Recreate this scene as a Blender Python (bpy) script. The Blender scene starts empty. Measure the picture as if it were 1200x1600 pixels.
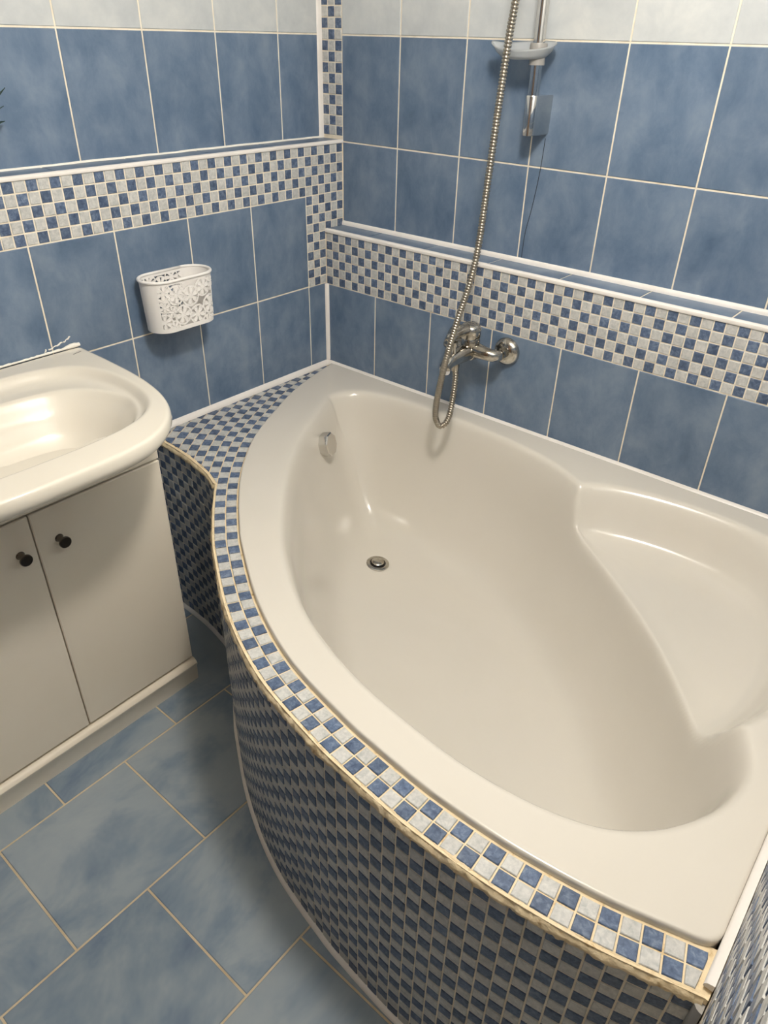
import bpy, math, random
import numpy as np
from mathutils import Matrix, Vector
random.seed(7)
S = bpy.context.scene
COL = S.collection

# ------------------------------------------------------------------ camera
CAM = np.array([1.5373, -1.6598, 1.4591])
RGT = np.array([0.7659388, 0.6425363, 0.0220184])
UP = np.array([-0.3686302, 0.4108532, 0.8338533])
FWD = np.array([-0.5267348, 0.6467973, -0.5515467])
FPX = 1125.92
cd = bpy.data.cameras.new('camera')
cd.sensor_fit = 'VERTICAL'; cd.sensor_height = 36.0; cd.lens = FPX / 1600 * 36.0
cd.clip_start = 0.005
cam = bpy.data.objects.new('camera', cd); COL.objects.link(cam)
cam.matrix_world = Matrix(((RGT[0], UP[0], -FWD[0], CAM[0]), (RGT[1], UP[1], -FWD[1], CAM[1]), (RGT[2], UP[2], -FWD[2], CAM[2]), (0, 0, 0, 1)))
S.camera = cam

# ------------------------------------------------------------------ world, lamp, exposure
w = bpy.data.worlds.new('world'); S.world = w; w.use_nodes = True
w.node_tree.nodes['Background'].inputs[0].default_value = (1.0, 0.95, 0.88, 1)
w.node_tree.nodes['Background'].inputs[1].default_value = 0.15
LAMP = (1.20, -1.02, 2.04)
ld = bpy.data.lights.new('ceiling_lamp_light', 'POINT'); ld.shadow_soft_size = 0.08      # the globe of the ceiling lamp
ld.energy = 66.0; ld.color = (1.0, 0.94, 0.865)
lo = bpy.data.objects.new('ceiling_lamp_light', ld); COL.objects.link(lo); lo.location = LAMP
S.view_settings.view_transform = 'Standard'; S.view_settings.look = 'None'
S.view_settings.exposure = -0.5; S.view_settings.gamma = 1.0; S.view_settings.use_curve_mapping = False

# ------------------------------------------------------------------ materials
def lin(c):
    return tuple(((v / 255) / 12.92 if v / 255 <= 0.04045 else ((v / 255 + 0.055) / 1.055) ** 2.4) for v in c) + (1,)

def new_mat(name, rough=0.5, metal=0.0, color=(200, 200, 200), spec=0.5):
    m = bpy.data.materials.new(name); m.use_nodes = True
    b = m.node_tree.nodes['Principled BSDF']
    b.inputs['Base Color'].default_value = lin(color)
    b.inputs['Roughness'].default_value = rough; b.inputs['Metallic'].default_value = metal
    b.inputs['Specular IOR Level'].default_value = spec
    return m

def mottled(name, stops, scale, rough, bump=0.0, bump_scale=60.0, detail=5.0, vary=0.08, spec=0.5, stretch=(1, 1, 1), distort=0.6, rough_noise=0.0, uneven=0.0):
    """cloudy glaze: noise through a colour ramp, offset per object and per loose piece"""
    m = new_mat(name, rough, spec=spec); nt = m.node_tree; N = nt.nodes; L = nt.links
    b = N['Principled BSDF']
    tc = N.new('ShaderNodeTexCoord'); oi = N.new('ShaderNodeObjectInfo'); ge = N.new('ShaderNodeNewGeometry')
    add = N.new('ShaderNodeMath'); add.operation = 'ADD'
    L.new(oi.outputs['Random'], add.inputs[0]); L.new(ge.outputs['Random Per Island'], add.inputs[1])
    fr = N.new('ShaderNodeMath'); fr.operation = 'FRACT'; L.new(add.outputs[0], fr.inputs[0])
    mul = N.new('ShaderNodeMath'); mul.operation = 'MULTIPLY'; mul.inputs[1].default_value = 37.0; L.new(fr.outputs[0], mul.inputs[0])
    mp = N.new('ShaderNodeMapping'); mp.inputs['Scale'].default_value = stretch; L.new(tc.outputs['Object'], mp.inputs[0])
    nz = N.new('ShaderNodeTexNoise'); nz.noise_dimensions = '4D'; nz.inputs['Scale'].default_value = scale
    nz.inputs['Detail'].default_value = detail; nz.inputs['Roughness'].default_value = 0.62; nz.inputs['Distortion'].default_value = distort
    L.new(mp.outputs[0], nz.inputs['Vector']); L.new(mul.outputs[0], nz.inputs['W'])
    cr = N.new('ShaderNodeValToRGB'); L.new(nz.outputs['Fac'], cr.inputs[0])
    e = cr.color_ramp.elements
    while len(e) < len(stops): e.new(0.5)
    for k, (p, c) in enumerate(stops): e[k].position = p; e[k].color = lin(c)
    hs = N.new('ShaderNodeHueSaturation'); L.new(cr.outputs[0], hs.inputs['Color'])
    mr = N.new('ShaderNodeMapRange'); mr.inputs['To Min'].default_value = 1 - vary; mr.inputs['To Max'].default_value = 1 + vary
    L.new(fr.outputs[0], mr.inputs[0]); L.new(mr.outputs[0], hs.inputs['Value'])
    L.new(hs.outputs[0], b.inputs['Base Color'])
    if bump or uneven:
        n2 = N.new('ShaderNodeTexNoise'); n2.noise_dimensions = '4D'; n2.inputs['Scale'].default_value = bump_scale; n2.inputs['Detail'].default_value = 3
        L.new(tc.outputs['Object'], n2.inputs['Vector']); L.new(mul.outputs[0], n2.inputs['W'])
        bp = N.new('ShaderNodeBump'); bp.inputs['Strength'].default_value = bump; bp.inputs['Distance'].default_value = 0.002
        L.new(n2.outputs['Fac'], bp.inputs['Height']); L.new(bp.outputs[0], b.inputs['Normal'])
    return m

M = {}
M['blue_tile'] = mottled('blue_tile', [(0.28, (76, 97, 122)), (0.43, (94, 113, 136)), (0.56, (108, 125, 146)), (0.74, (126, 141, 157))], 15.0, 0.36, 0.05, 150, detail=8, vary=0.05, stretch=(1, 0.7, 1), distort=0.25)
M['pale_tile'] = mottled('pale_tile', [(0.28, (178, 183, 186)), (0.5, (192, 196, 197)), (0.72, (207, 209, 207))], 13.0, 0.36, 0.05, 150, detail=7, vary=0.03, distort=0.25)
M['floor_tile'] = mottled('floor_tile', [(0.29, (80, 99, 128)), (0.43, (120, 136, 152)), (0.54, (144, 156, 165)), (0.75, (160, 168, 172))], 4.6, 0.26, 0.08, 22, vary=0.04, stretch=(1.0, 0.7, 1), distort=0.5)
M['mosaic_blue'] = mottled('mosaic_blue', [(0.30, (60, 75, 100)), (0.5, (84, 100, 126)), (0.7, (118, 131, 150))], 130.0, 0.4, 0.25, 260, detail=3, spec=0.35, vary=0.16)
M['mosaic_pale'] = mottled('mosaic_pale', [(0.28, (166, 169, 168)), (0.5, (190, 190, 187)), (0.72, (208, 207, 202))], 130.0, 0.4, 0.25, 260, detail=3, spec=0.35, vary=0.06)
M['grout'] = mottled('grout', [(0.25, (214, 201, 178)), (0.5, (234, 224, 204)), (0.75, (242, 234, 217))], 26.0, 0.85, 0.3, 400, vary=0.0)
M['floor_grout'] = mottled('floor_grout', [(0.25, (176, 158, 130)), (0.5, (200, 183, 154)), (0.75, (214, 199, 172))], 14.0, 0.85, 0.3, 400, vary=0.0)
M['edge_grout'] = mottled('edge_grout', [(0.20, (84, 66, 42)), (0.33, (196, 168, 122)), (0.42, (228, 208, 170)), (0.78, (240, 224, 192))], 40.0, 0.9, 0.8, 180, vary=0.0, detail=6)
M['white_trim'] = mottled('white_trim', [(0.2, (222, 216, 208)), (0.5, (238, 233, 227)), (0.8, (243, 239, 234))], 8.0, 0.38, vary=0.0)
M['acrylic'] = mottled('acrylic', [(0.25, (209, 204, 193)), (0.6, (213, 208, 198))], 2.0, 0.16, vary=0.0)
M['ceramic'] = mottled('ceramic', [(0.25, (220, 214, 200)), (0.6, (224, 218, 205))], 2.0, 0.06, vary=0.0)
M['cabinet_white'] = mottled('cabinet_white', [(0.25, (236, 226, 207)), (0.6, (239, 230, 213))], 3.0, 0.42, 0.03, 300, vary=0.01)
M['white_plastic'] = new_mat('white_plastic', 0.35, color=(238, 235, 231))
M['chrome'] = new_mat('chrome', 0.07, 1.0, (214, 212, 208))
M['worn_chrome'] = mottled('worn_chrome', [(0.3, (150, 140, 124)), (0.55, (196, 192, 184)), (0.8, (208, 206, 200))], 30.0, 0.16, vary=0.0)
M['worn_chrome'].node_tree.nodes['Principled BSDF'].inputs['Metallic'].default_value = 1.0
M['hose_steel'] = new_mat('hose_steel', 0.3, 1.0, (176, 168, 154))
M['dark_metal'] = new_mat('dark_metal', 0.22, 1.0, (110, 104, 98))
M['black'] = new_mat('black', 0.6, color=(18, 17, 16))
M['red'] = new_mat('red', 0.4, color=(120, 22, 26))
M['grey_plastic'] = new_mat('grey_plastic', 0.4, color=(150, 148, 144))
M['silicone'] = new_mat('silicone', 0.5, color=(240, 236, 226))
M['plaster'] = new_mat('plaster', 0.9, color=(236, 232, 224))
M['leaf'] = mottled('leaf', [(0.3, (16, 40, 34)), (0.7, (36, 66, 48))], 40, 0.45, vary=0.1)
M['terracotta'] = new_mat('terracotta', 0.7, color=(40, 48, 58))
M['door_wood'] = mottled('door_wood', [(0.3, (104, 78, 54)), (0.7, (132, 102, 74))], 6.0, 0.5, vary=0.0, stretch=(6, 6, 0.6))
M['print'] = new_mat('print', 0.6, color=(92, 88, 84))
m = new_mat('soap_plastic', 0.28, color=(214, 218, 220)); b = m.node_tree.nodes['Principled BSDF']
b.inputs['Transmission Weight'].default_value = 0.55; b.inputs['IOR'].default_value = 1.25; b.inputs['Roughness'].default_value = 0.35
M['soap_plastic'] = m
m = new_mat('lamp_glass', 0.3, color=(250, 246, 238)); b = m.node_tree.nodes['Principled BSDF']
b.inputs['Emission Color'].default_value = (1, 0.92, 0.8, 1); b.inputs['Emission Strength'].default_value = 4.0
M['lamp_glass'] = m

# ------------------------------------------------------------------ mesh helpers
def mk(name, verts, faces, mats, parent=None, smooth=False, idx=None, link=True):
    me = bpy.data.meshes.new(name)
    me.from_pydata([tuple(map(float, v)) for v in verts], [], [tuple(map(int, f)) for f in faces])
    for mm in (mats if isinstance(mats, (list, tuple)) else [mats]): me.materials.append(M[mm])
    if idx is not None: me.polygons.foreach_set('material_index', list(idx))
    if smooth: me.polygons.foreach_set('use_smooth', [True] * len(me.polygons))
    me.update()
    return place(name, me, parent)

def place(name, me, parent=None, mw=None):
    o = bpy.data.objects.new(name, me); COL.objects.link(o)
    if parent is not None: o.parent = parent
    if mw is not None: o.matrix_basis = mw      # parents stand at the origin without rotation
    return o

def empty(name, loc=(0, 0, 0)):
    o = bpy.data.objects.new(name, None); COL.objects.link(o); o.location = loc
    return o

def tag(o, label=None, cat=None, group=None, kind=None):
    if label: o['label'] = label
    if cat: o['category'] = cat
    if group: o['group'] = group
    if kind: o['kind'] = kind
    return o

class MB:
    def __init__(s): s.v = []; s.f = []; s.i = []
    def add(s, vs, fs, i=0):
        n = len(s.v); s.v += [tuple(p) for p in vs]; s.f += [tuple(a + n for a in f) for f in fs]; s.i += [i] * len(fs)
    def box(s, a, b, i=0):
        x0, y0, z0 = a; x1, y1, z1 = b
        s.add([(x0, y0, z0), (x1, y0, z0), (x1, y1, z0), (x0, y1, z0), (x0, y0, z1), (x1, y0, z1), (x1, y1, z1), (x0, y1, z1)],
              [(3, 2, 1, 0), (4, 5, 6, 7), (0, 1, 5, 4), (1, 2, 6, 5), (2, 3, 7, 6), (3, 0, 4, 7)], i)
    def lathe(s, prof, origin, axis, n=32, i=0, ref=None):
        """prof: (radius, height) pairs along axis from origin"""
        ax = Vector(axis).normalized(); r = Vector(ref) if ref else ax.orthogonal(); r = (r - ax * r.dot(ax)).normalized(); t = ax.cross(r); o = Vector(origin)
        vs = []; fs = []
        for (rad, h) in prof:
            for k in range(n):
                a = 2 * math.pi * k / n
                vs.append(o + ax * h + (r * math.cos(a) + t * math.sin(a)) * rad)
        for j in range(len(prof) - 1):
            for k in range(n):
                a, b_ = j * n + k, j * n + (k + 1) % n
                fs.append((a, b_, b_ + n, a + n))
        fs.append(tuple(range(n - 1, -1, -1))); q = (len(prof) - 1) * n; fs.append(tuple(range(q, q + n)))
        s.add(vs, fs, i)
    def tube(s, pts, rads, n=12, i=0, flat=None):
        """swept round section along pts, rads scalar or list"""
        P = [Vector(p) for p in pts]; m_ = len(P)
        R = [rads] * m_ if isinstance(rads, (int, float)) else rads
        up = None; vs = []; fs = []
        for j in range(m_):
            t = (P[min(j + 1, m_ - 1)] - P[max(j - 1, 0)]).normalized()
            if up is None: up = t.orthogonal().normalized()
            up = (up - t * up.dot(t)).normalized(); sd = t.cross(up)
            for k in range(n):
                a = 2 * math.pi * k / n
                vs.append(P[j] + (up * math.cos(a) + sd * math.sin(a)) * R[j])
        for j in range(m_ - 1):
            for k in range(n):
                a, b_ = j * n + k, j * n + (k + 1) % n
                fs.append((a, b_, b_ + n, a + n))
        fs.append(tuple(range(n - 1, -1, -1))); q = (m_ - 1) * n; fs.append(tuple(range(q, q + n)))
        s.add(vs, fs, i)
    def sweep(s, path, prof, frame, i=0):
        """closed profile (a,b) carried along path; frame(j)->(A,B) unit vectors"""
        n = len(prof); vs = []; fs = []
        for j, p in enumerate(path):
            A, B = frame(j); p = Vector(p)
            for (a, b_) in prof: vs.append(p + A * a + B * b_)
        for j in range(len(path) - 1):
            for k in range(n):
                a, c = j * n + k, j * n + (k + 1) % n
                fs.append((a, c, c + n, a + n))
        fs.append(tuple(range(n - 1, -1, -1))); q = (len(path) - 1) * n; fs.append(tuple(range(q, q + n)))
        s.add(vs, fs, i)
    def build(s, name, mats, parent=None, smooth=False, auto=None):
        o = mk(name, s.v, s.f, mats, parent, smooth, s.i if isinstance(mats, (list, tuple)) else None)
        if auto is not None:
            for p in o.data.polygons: p.use_smooth = True
            o.data.set_sharp_from_angle(angle=math.radians(auto))
        return o

def crom(P, n=12, closed=False):
    """Catmull-Rom through P"""
    P = [np.array(p, float) for p in P]; out = []; m_ = len(P)
    for i in range(m_ if closed else m_ - 1):
        p1, p2 = P[i], P[(i + 1) % m_]
        p0 = P[i - 1] if (closed or i > 0) else 2 * p1 - p2
        p3 = P[(i + 2) % m_] if (closed or i + 2 < m_) else 2 * p2 - p1
        for k in range(n):
            t = k / n
            out.append(0.5 * (2 * p1 + (p2 - p0) * t + (2 * p0 - 5 * p1 + 4 * p2 - p3) * t * t + (3 * p1 - p0 - 3 * p2 + p3) * t ** 3))
    if not closed: out.append(P[-1])
    return np.array(out)

def resample(P, n=None, step=None, closed=False):
    P = np.array(P, float)
    Q = np.vstack([P, P[:1]]) if closed else P
    d = np.r_[0, np.cumsum(np.linalg.norm(np.diff(Q, axis=0), axis=1))]
    if n is None: n = max(2, int(round(d[-1] / step)) + (0 if closed else 1))
    t = np.linspace(0, d[-1], n, endpoint=not closed)
    return np.stack([np.interp(t, d, Q[:, k]) for k in range(Q.shape[1])], 1)

_tm = {}
def tile_mesh(wd, ht, mat, t=0.004, bv=0.0012):
    """a bevelled slab, back on z=0, face at z=t"""
    key = (round(wd, 5), round(ht, 5), mat, t, bv)
    if key in _tm: return _tm[key]
    a, c = wd / 2, ht / 2
    vs = [(-a, -c, 0), (a, -c, 0), (a, c, 0), (-a, c, 0), (-a, -c, t - bv), (a, -c, t - bv), (a, c, t - bv), (-a, c, t - bv),
          (-a + bv, -c + bv, t), (a - bv, -c + bv, t), (a - bv, c - bv, t), (-a + bv, c - bv, t)]
    fs = []
    for l in (0, 4):
        for k in range(4): fs.append((l + k, l + (k + 1) % 4, l + 4 + (k + 1) % 4, l + 4 + k))
    fs.append((8, 9, 10, 11))
    me = bpy.data.meshes.new('tile'); me.from_pydata(vs, [], fs); me.materials.append(M[mat]); me.update()
    _tm[key] = me
    return me

def frame_m(c, x, y, z):
    return Matrix(((x[0], y[0], z[0], c[0]), (x[1], y[1], z[1], c[1]), (x[2], y[2], z[2], c[2]), (0, 0, 0, 1)))

def proj(p):
    q = np.asarray(p, float) - CAM
    zc = q @ FWD
    return np.stack([600 + FPX * (q @ RGT) / zc, 800 - FPX * (q @ UP) / zc], -1), zc

TT = 0.004     # tile thickness
def grid_tiles(parent, name, origin, ex, ey, us, vs, matf, gap=0.0036, thick=TT, bv=0.0012, dep=0.0018):
    """large tiles between the joint lines us x vs on a plane; faces lie in the plane"""
    ex, ey, o = np.array(ex, float), np.array(ey, float), np.array(origin, float); ez = np.cross(ex, ey)
    for j in range(len(vs) - 1):
        for i in range(len(us) - 1):
            wd, ht = us[i + 1] - us[i] - gap, vs[j + 1] - vs[j] - gap
            if wd < 0.006 or ht < 0.006: continue
            c = o + ex * (us[i] + us[i + 1]) / 2 + ey * (vs[j] + vs[j + 1]) / 2 - ez * thick
            place(name, tile_mesh(wd, ht, matf(i, j), thick, bv), parent, frame_m(c, ex, ey, ez))

def mosaic(parent, tiles, keep=300, size=0.0223, name='mosaic_tile', allstuff=False):
    """tiles: (centre, ex, ez, dark). The `keep` that show largest are objects, the rest one joined part"""
    if not tiles: return
    sc = []
    for (c, ex, ez, dk) in tiles:
        ey = np.cross(ez, ex); h = size / 2
        q = np.array([c + ex * a + ey * b_ for a, b_ in ((-h, -h), (h, -h), (h, h), (-h, h))])
        p, zc = proj(q)
        if zc.min() < 0.01 or p[:, 0].max() < 0 or p[:, 0].min() > 1200 or p[:, 1].max() < 0 or p[:, 1].min() > 1600 or ez @ (CAM - c) < 0: sc.append(0); continue
        x, y = p[:, 0], p[:, 1]
        sc.append(abs(0.5 * (x @ np.roll(y, -1) - y @ np.roll(x, -1))))
    order = np.argsort(-np.array(sc)); single = set(int(k) for k in order[:keep] if sc[k] > 0) if not allstuff else set()
    rest = MB(); t, bv = 0.003, 0.0011
    for k, (c, ex, ez, dk) in enumerate(tiles):
        ey = np.cross(ez, ex); mat = 'mosaic_blue' if dk else 'mosaic_pale'
        me = tile_mesh(size, size, mat, t, bv)
        jt = random.uniform(-0.0004, 0.0004)
        an = random.gauss(0, 0.006); ex2 = ex * math.cos(an) + ey * math.sin(an); ey2 = np.cross(ez, ex2)
        mw = frame_m(c + ez * (jt - t), ex2, ey2, ez)
        if k in single: place(name, me, parent, mw)
        else: rest.add([mw @ v.co for v in me.vertices], [tuple(p.vertices) for p in me.polygons], 0 if dk else 1)
    if rest.v:
        o = rest.build('mosaic_field', ['mosaic_blue', 'mosaic_pale'], parent); tag(o, kind='stuff')

X = np.array([1.0, 0, 0]); Y = np.array([0, 1.0, 0]); Z = np.array([0, 0, 1.0])
P = 0.025
XR = 1.592            # right wall
YF = -2.35            # wall behind the camera
ZC = 2.15
GD = 0.0016           # joint depth
ZL, ZR = 1.213, 0.988 # tops of the two ledges

# ------------------------------------------------------------------ room shell
fl = MB(); fl.box((-0.25, YF - 0.1, -0.08), (XR + 0.12, 0.12, -GD)); floor = tag(fl.build('floor', 'floor_grout'), 'blue-grey stone-look floor tiles laid in staggered rows', kind='structure')
ce = MB(); ce.box((-0.25, YF - 0.1, ZC), (XR + 0.12, 0.12, ZC + 0.08)); tag(ce.build('ceiling', 'plaster'), 'plain white ceiling', kind='structure')
wl = MB()
wl.box((-0.25, YF, ZL - 0.02), (-0.075 - GD, 0.12, ZC)); wl.box((-0.25, YF, 0), (-GD, 0.12, ZL - GD))
wall_left = tag(wl.build('wall_left', 'grout'), 'blue tiled wall with mosaic band and tiled ledge behind the washbasin', kind='structure')
wb = MB()
wb.box((-0.075, GD, 0), (XR, 0.12, ZC)); wb.box((0, -0.075 + GD, 0), (XR, GD + 0.01, ZR - GD))
wall_back = tag(wb.build('wall_back', 'grout'), 'blue tiled wall with mosaic ledge front behind the tap', kind='structure')
wr = MB(); wr.box((XR + GD, YF, 0), (XR + 0.12, 0.12, ZC))
wall_right = tag(wr.build('wall_right', 'grout'), 'mosaic tiled wall at the right end of the bathtub', kind='structure')
wf = MB(); wf.box((-0.25, YF - 0.12, 0), (XR + 0.12, YF, ZC))
tag(wf.build('wall_front', 'blue_tile'), 'blue tiled wall facing the bathtub, behind the viewer', kind='structure')

db = MB(); db.box((0.45, YF, 0.0), (1.29, YF + 0.03, 2.02)); db.box((0.40, YF, 0.0), (0.45, YF + 0.04, 2.07)); db.box((1.29, YF, 0.0), (1.34, YF + 0.04, 2.07)); db.box((0.45, YF, 2.02), (1.29, YF + 0.04, 2.07))
door = tag(db.build('door_1', 'door_wood'), 'plain brown wooden door facing the bathtub', kind='structure')
mb = MB(); mb.lathe([(0.012, 0.0), (0.009, 0.01), (0.009, 0.04), (0.02, 0.05), (0.02, 0.06), (0.001, 0.065)], (0.52, YF + 0.03, 1.0), (0, 1, 0), 20); mb.build('door_handle', 'chrome', door)
# floor tiles, staggered rows
rows = [(-0.231, -1.04), (0.072, -1.04), (0.375, -1.189), (0.678, -1.335), (0.981, -1.199), (1.284, -1.345)]
rows = [(0.0 if k == 0 else x, (0.072 if k == 0 else x + 0.303), y) for k, (x, y) in enumerate(rows)]
for (xa, xb, y0) in rows:
    ys = [y0 + 0.303 * k for k in range(-6, 6)]
    ys = sorted([y for y in ys if YF < y < 0] + [YF, 0.0])
    grid_tiles(floor, 'floor_tile', (0, 0, 0), X, Y, [xa, min(xb, XR)], ys, lambda i, j: 'floor_tile', gap=0.004, thick=0.006, bv=0.0016)

# left wall: upper part, ledge, mosaic band and corner column, lower part
yu = sorted([-(0.1555 + 0.2 * k) for k in range(11)] + [YF, 0.0])
zu = [ZL, 1.458] + [1.458 + 0.25 * k for k in range(1, 3)] + [ZC]
grid_tiles(wall_left, 'wall_tile', (-0.075, 0, 0), Y, Z, yu, zu, lambda i, j: 'blue_tile' if j == 0 else 'pale_tile')
grid_tiles(wall_left, 'ledge_tile', (0, 0, ZL), X, Y, [-0.075, -0.004], sorted([-(0.05 + 0.2 * k) for k in range(12)] + [0.0]), lambda i, j: 'blue_tile')
yl = sorted([-(0.15 + 0.2 * k) for k in range(11)] + [YF])
grid_tiles(wall_left, 'wall_tile', (0, 0, 0), Y, Z, yl, [0.0, 0.0835, 0.3335, 0.5835, 0.8335, 1.082], lambda i, j: 'blue_tile')
grid_tiles(wall_left, 'wall_tile', (0, 0, 0), Y, Z, [-0.15, -0.075], [0.5835, 0.8325], lambda i, j: 'blue_tile')
tl = []
ncol = int(-YF / P)
for r in range(15):
    for c in range(ncol):
        if r >= 5 and c >= 6: continue
        z = 1.207 - P * (r + 0.5); y = -P * (c + 0.5)
        if c < 3 and z < ZR - 0.01: continue
        tl.append((np.array([0, y, z]), Y, X, (r + c) % 2 == 0))
mosaic(wall_left, tl, 300)

# back wall: strip, upper tiles, ledge, mosaic front, lower tiles
xu = [0.0] + [0.1975 + 0.2 * k for k in range(7)] + [XR]
zb = [ZR, 1.208, 1.458] + [1.458 + 0.25 * k for k in range(1, 3)] + [ZC]
grid_tiles(wall_back, 'wall_tile', (0, 0, 0), X, Z, xu, zb, lambda i, j: 'blue_tile' if j < 2 else 'pale_tile')
grid_tiles(wall_back, 'ledge_tile', (0, 0, ZR), X, Y, [0.0] + [0.155 + 0.2 * k for k in range(8)] + [XR], [-0.071, 0.0], lambda i, j: 'blue_tile')
xl = [0.0] + [0.1925 + 0.2 * k for k in range(7)] + [XR]
grid_tiles(wall_back, 'wall_tile', (0, -0.075, 0), X, Z, xl, [0.329, 0.579, 0.829], lambda i, j: 'blue_tile')
tl = []
for r in range(6):
    for c in range(int(XR / P)):
        tl.append((np.array([P * (c + 0.5), -0.075, 0.829 + P * (5.5 - r)]), X, -Y, (r + c) % 2 == 1))
for r in range(37):
    for c in range(3):
        tl.append((np.array([-0.075 + P * (c + 0.5), 0, ZL + 0.008 + P * (r + 0.5)]), X, -Y, (r + c) % 2 == 0))
mosaic(wall_back, tl, 300)

# right wall: mosaic beside the bath, tiles above
tl = []
for r in range(20):
    for c in range(64):
        tl.append((np.array([XR, -P * (c + 0.5), 0.6 + P * (r + 0.5)]), -Y, -X, (r + c) % 2 == 0))
mosaic(wall_right, tl, 300)
grid_tiles(wall_right, 'wall_tile', (XR, 0, 0), -Y, Z, [0.2 * k for k in range(12)], [1.1, 1.208, 1.458, 1.708, 1.958, ZC], lambda i, j: 'blue_tile' if j < 2 else 'pale_tile')

# ------------------------------------------------------------------ white trims
def quarter(r, n=6, r2=None):
    """section of a rounded corner strip: a outwards, b up"""
    r2 = r2 or r
    return [(0, 0)] + [(r * math.cos(a), r2 * math.sin(a)) for a in np.linspace(0, math.pi / 2, n)]
tcount = [0]
def trim(path, prof, A, B, label, mat='white_trim', wob=0.0, sub=1):
    tcount[0] += 1
    mb = MB(); path = resample(path, n=max(2, sub + 1))
    if wob:
        path = path + np.random.RandomState(tcount[0]).normal(0, wob, path.shape)
    A, B = Vector(A), Vector(B)
    mb.sweep([tuple(p) for p in path], prof, lambda j: (A, B))
    o = mb.build('trim_%d' % tcount[0], mat, auto=40)
    return tag(o, label, kind='structure')
rnd = [(-0.010, 0.0), (0.0, 0.0), (0.0035, 0.0015), (0.0055, 0.006), (0.0045, 0.0105), (0.0, 0.0135), (-0.006, 0.0145), (-0.010, 0.0135)]
trim([(0, YF, 1.2045), (0, 0, 1.2045)], [(a * 0.7, b_ * 0.68) for a, b_ in rnd], X, Z, 'rounded white edging along the front of the left ledge')
trim([(-0.075, YF, ZL), (-0.075, 0, ZL)], quarter(0.004), X, Z, 'thin cream bead at the back of the left ledge', 'silicone', 0.0004, 60)
trim([(-0.075, 0, ZL), (-0.075, 0, ZC)], quarter(0.004, r2=0.016), X, -Y, 'upright white corner strip beside the narrow mosaic column')
trim([(0.0, -0.075, 0.9765), (XR, -0.075, 0.9765)], [(a * 0.75, b_ * 0.85) for a, b_ in rnd], -Y, Z, 'rounded white edging along the front of the back ledge')
trim([(0, 0, ZR), (XR, 0, ZR)], quarter(0.006, r2=0.0115), -Y, Z, 'white quarter-round strip at the back of the back ledge')
trim([(0, -0.075, 0.59), (0, -0.075, 0.83)], quarter(0.009), X, -Y, 'short upright white strip in the corner above the bathtub')
trim([(0, -0.075, 0.577), (XR, -0.075, 0.577)], quarter(0.011), -Y, Z, 'white strip where the bathtub meets the back wall')
trim([(0, -0.752, 0.5755), (0, -0.075, 0.5755)], quarter(0.012, r2=0.014), X, Z, 'white strip where the mosaic shelf meets the left wall')
trim([(XR, -1.125, 0.578), (XR, -0.075, 0.578)], [(0, 0), (0.011, 0), (0.011, 0.005), (0.008, 0.009), (0, 0.0115)], -X, Z, 'white strip where the bathtub meets the right wall')

# ------------------------------------------------------------------ bathtub
TP = [(0.024, -0.088), (0.028, -0.106), (0.06, -0.232), (0.093, -0.33), (0.145, -0.442), (0.177, -0.507), (0.229, -0.597), (0.296, -0.683), (0.358, -0.751), (0.43, -0.817),
      (0.504, -0.878), (0.565, -0.923), (0.715, -1.016), (0.865, -1.080), (1.02, -1.113), (1.093, -1.122), (1.165, -1.128), (1.212, -1.130), (1.282, -1.129), (1.356, -1.124), (1.456, -1.109), (1.56, -1.082)]
TC = resample(crom(TP, 10), step=0.004)                       # where the bathtub meets the mosaic
ZD = 0.575                                                    # mosaic deck
ZRIM = 0.586
outer = list(TC) + [np.array(p) for p in crom([(1.56, -1.082), (1.574, -1.0745), (1.5805, -1.060), (1.581, -1.04)], 6)[1:]]
outer += [np.array((1.581, -1.04 + t * 0.94)) for t in np.linspace(0.02, 1, 60)]
outer += [np.array(p) for p in crom([(1.581, -0.10), (1.578, -0.089), (1.566, -0.0865)], 4)[1:]]
outer += [np.array((1.566 + (0.045 - 1.566) * t, -0.0865)) for t in np.linspace(0.02, 1, 80)]
outer = resample(np.array(outer), n=600, closed=True)
BOWL = crom([(0.187, -0.275), (0.199, -0.226), (0.230, -0.188), (0.276, -0.166), (0.340, -0.150), (0.43, -0.142), (0.54, -0.138), (0.65, -0.141), (0.76, -0.152), (0.86, -0.174), (0.95, -0.212), (1.08, -0.29), (1.20, -0.378), (1.31, -0.475),
             (1.41, -0.585), (1.49, -0.69), (1.54, -0.79), (1.535, -0.88), (1.49, -0.965), (1.434, -1.019), (1.375, -1.048), (1.294, -1.066), (1.19, -1.072), (1.059, -1.061), (0.97, -1.046), (0.885, -1.023),
             (0.80, -0.990), (0.732, -0.953), (0.65, -0.897), (0.577, -0.836), (0.49, -0.747), (0.414, -0.66), (0.355, -0.58), (0.301, -0.495), (0.245, -0.38), (0.205, -0.30)], 8, True)
ALC = crom([(0.94, -0.27), (0.975, -0.215), (1.04, -0.178), (1.13, -0.153), (1.235, -0.142), (1.34, -0.149), (1.43, -0.182), (1.50, -0.25), (1.54, -0.35), (1.556, -0.46), (1.553, -0.57), (1.535, -0.66), (1.50, -0.735), (1.44, -0.77),
            (1.36, -0.72), (1.25, -0.58), (1.1, -0.45), (0.98, -0.35)], 8, True)
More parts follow.
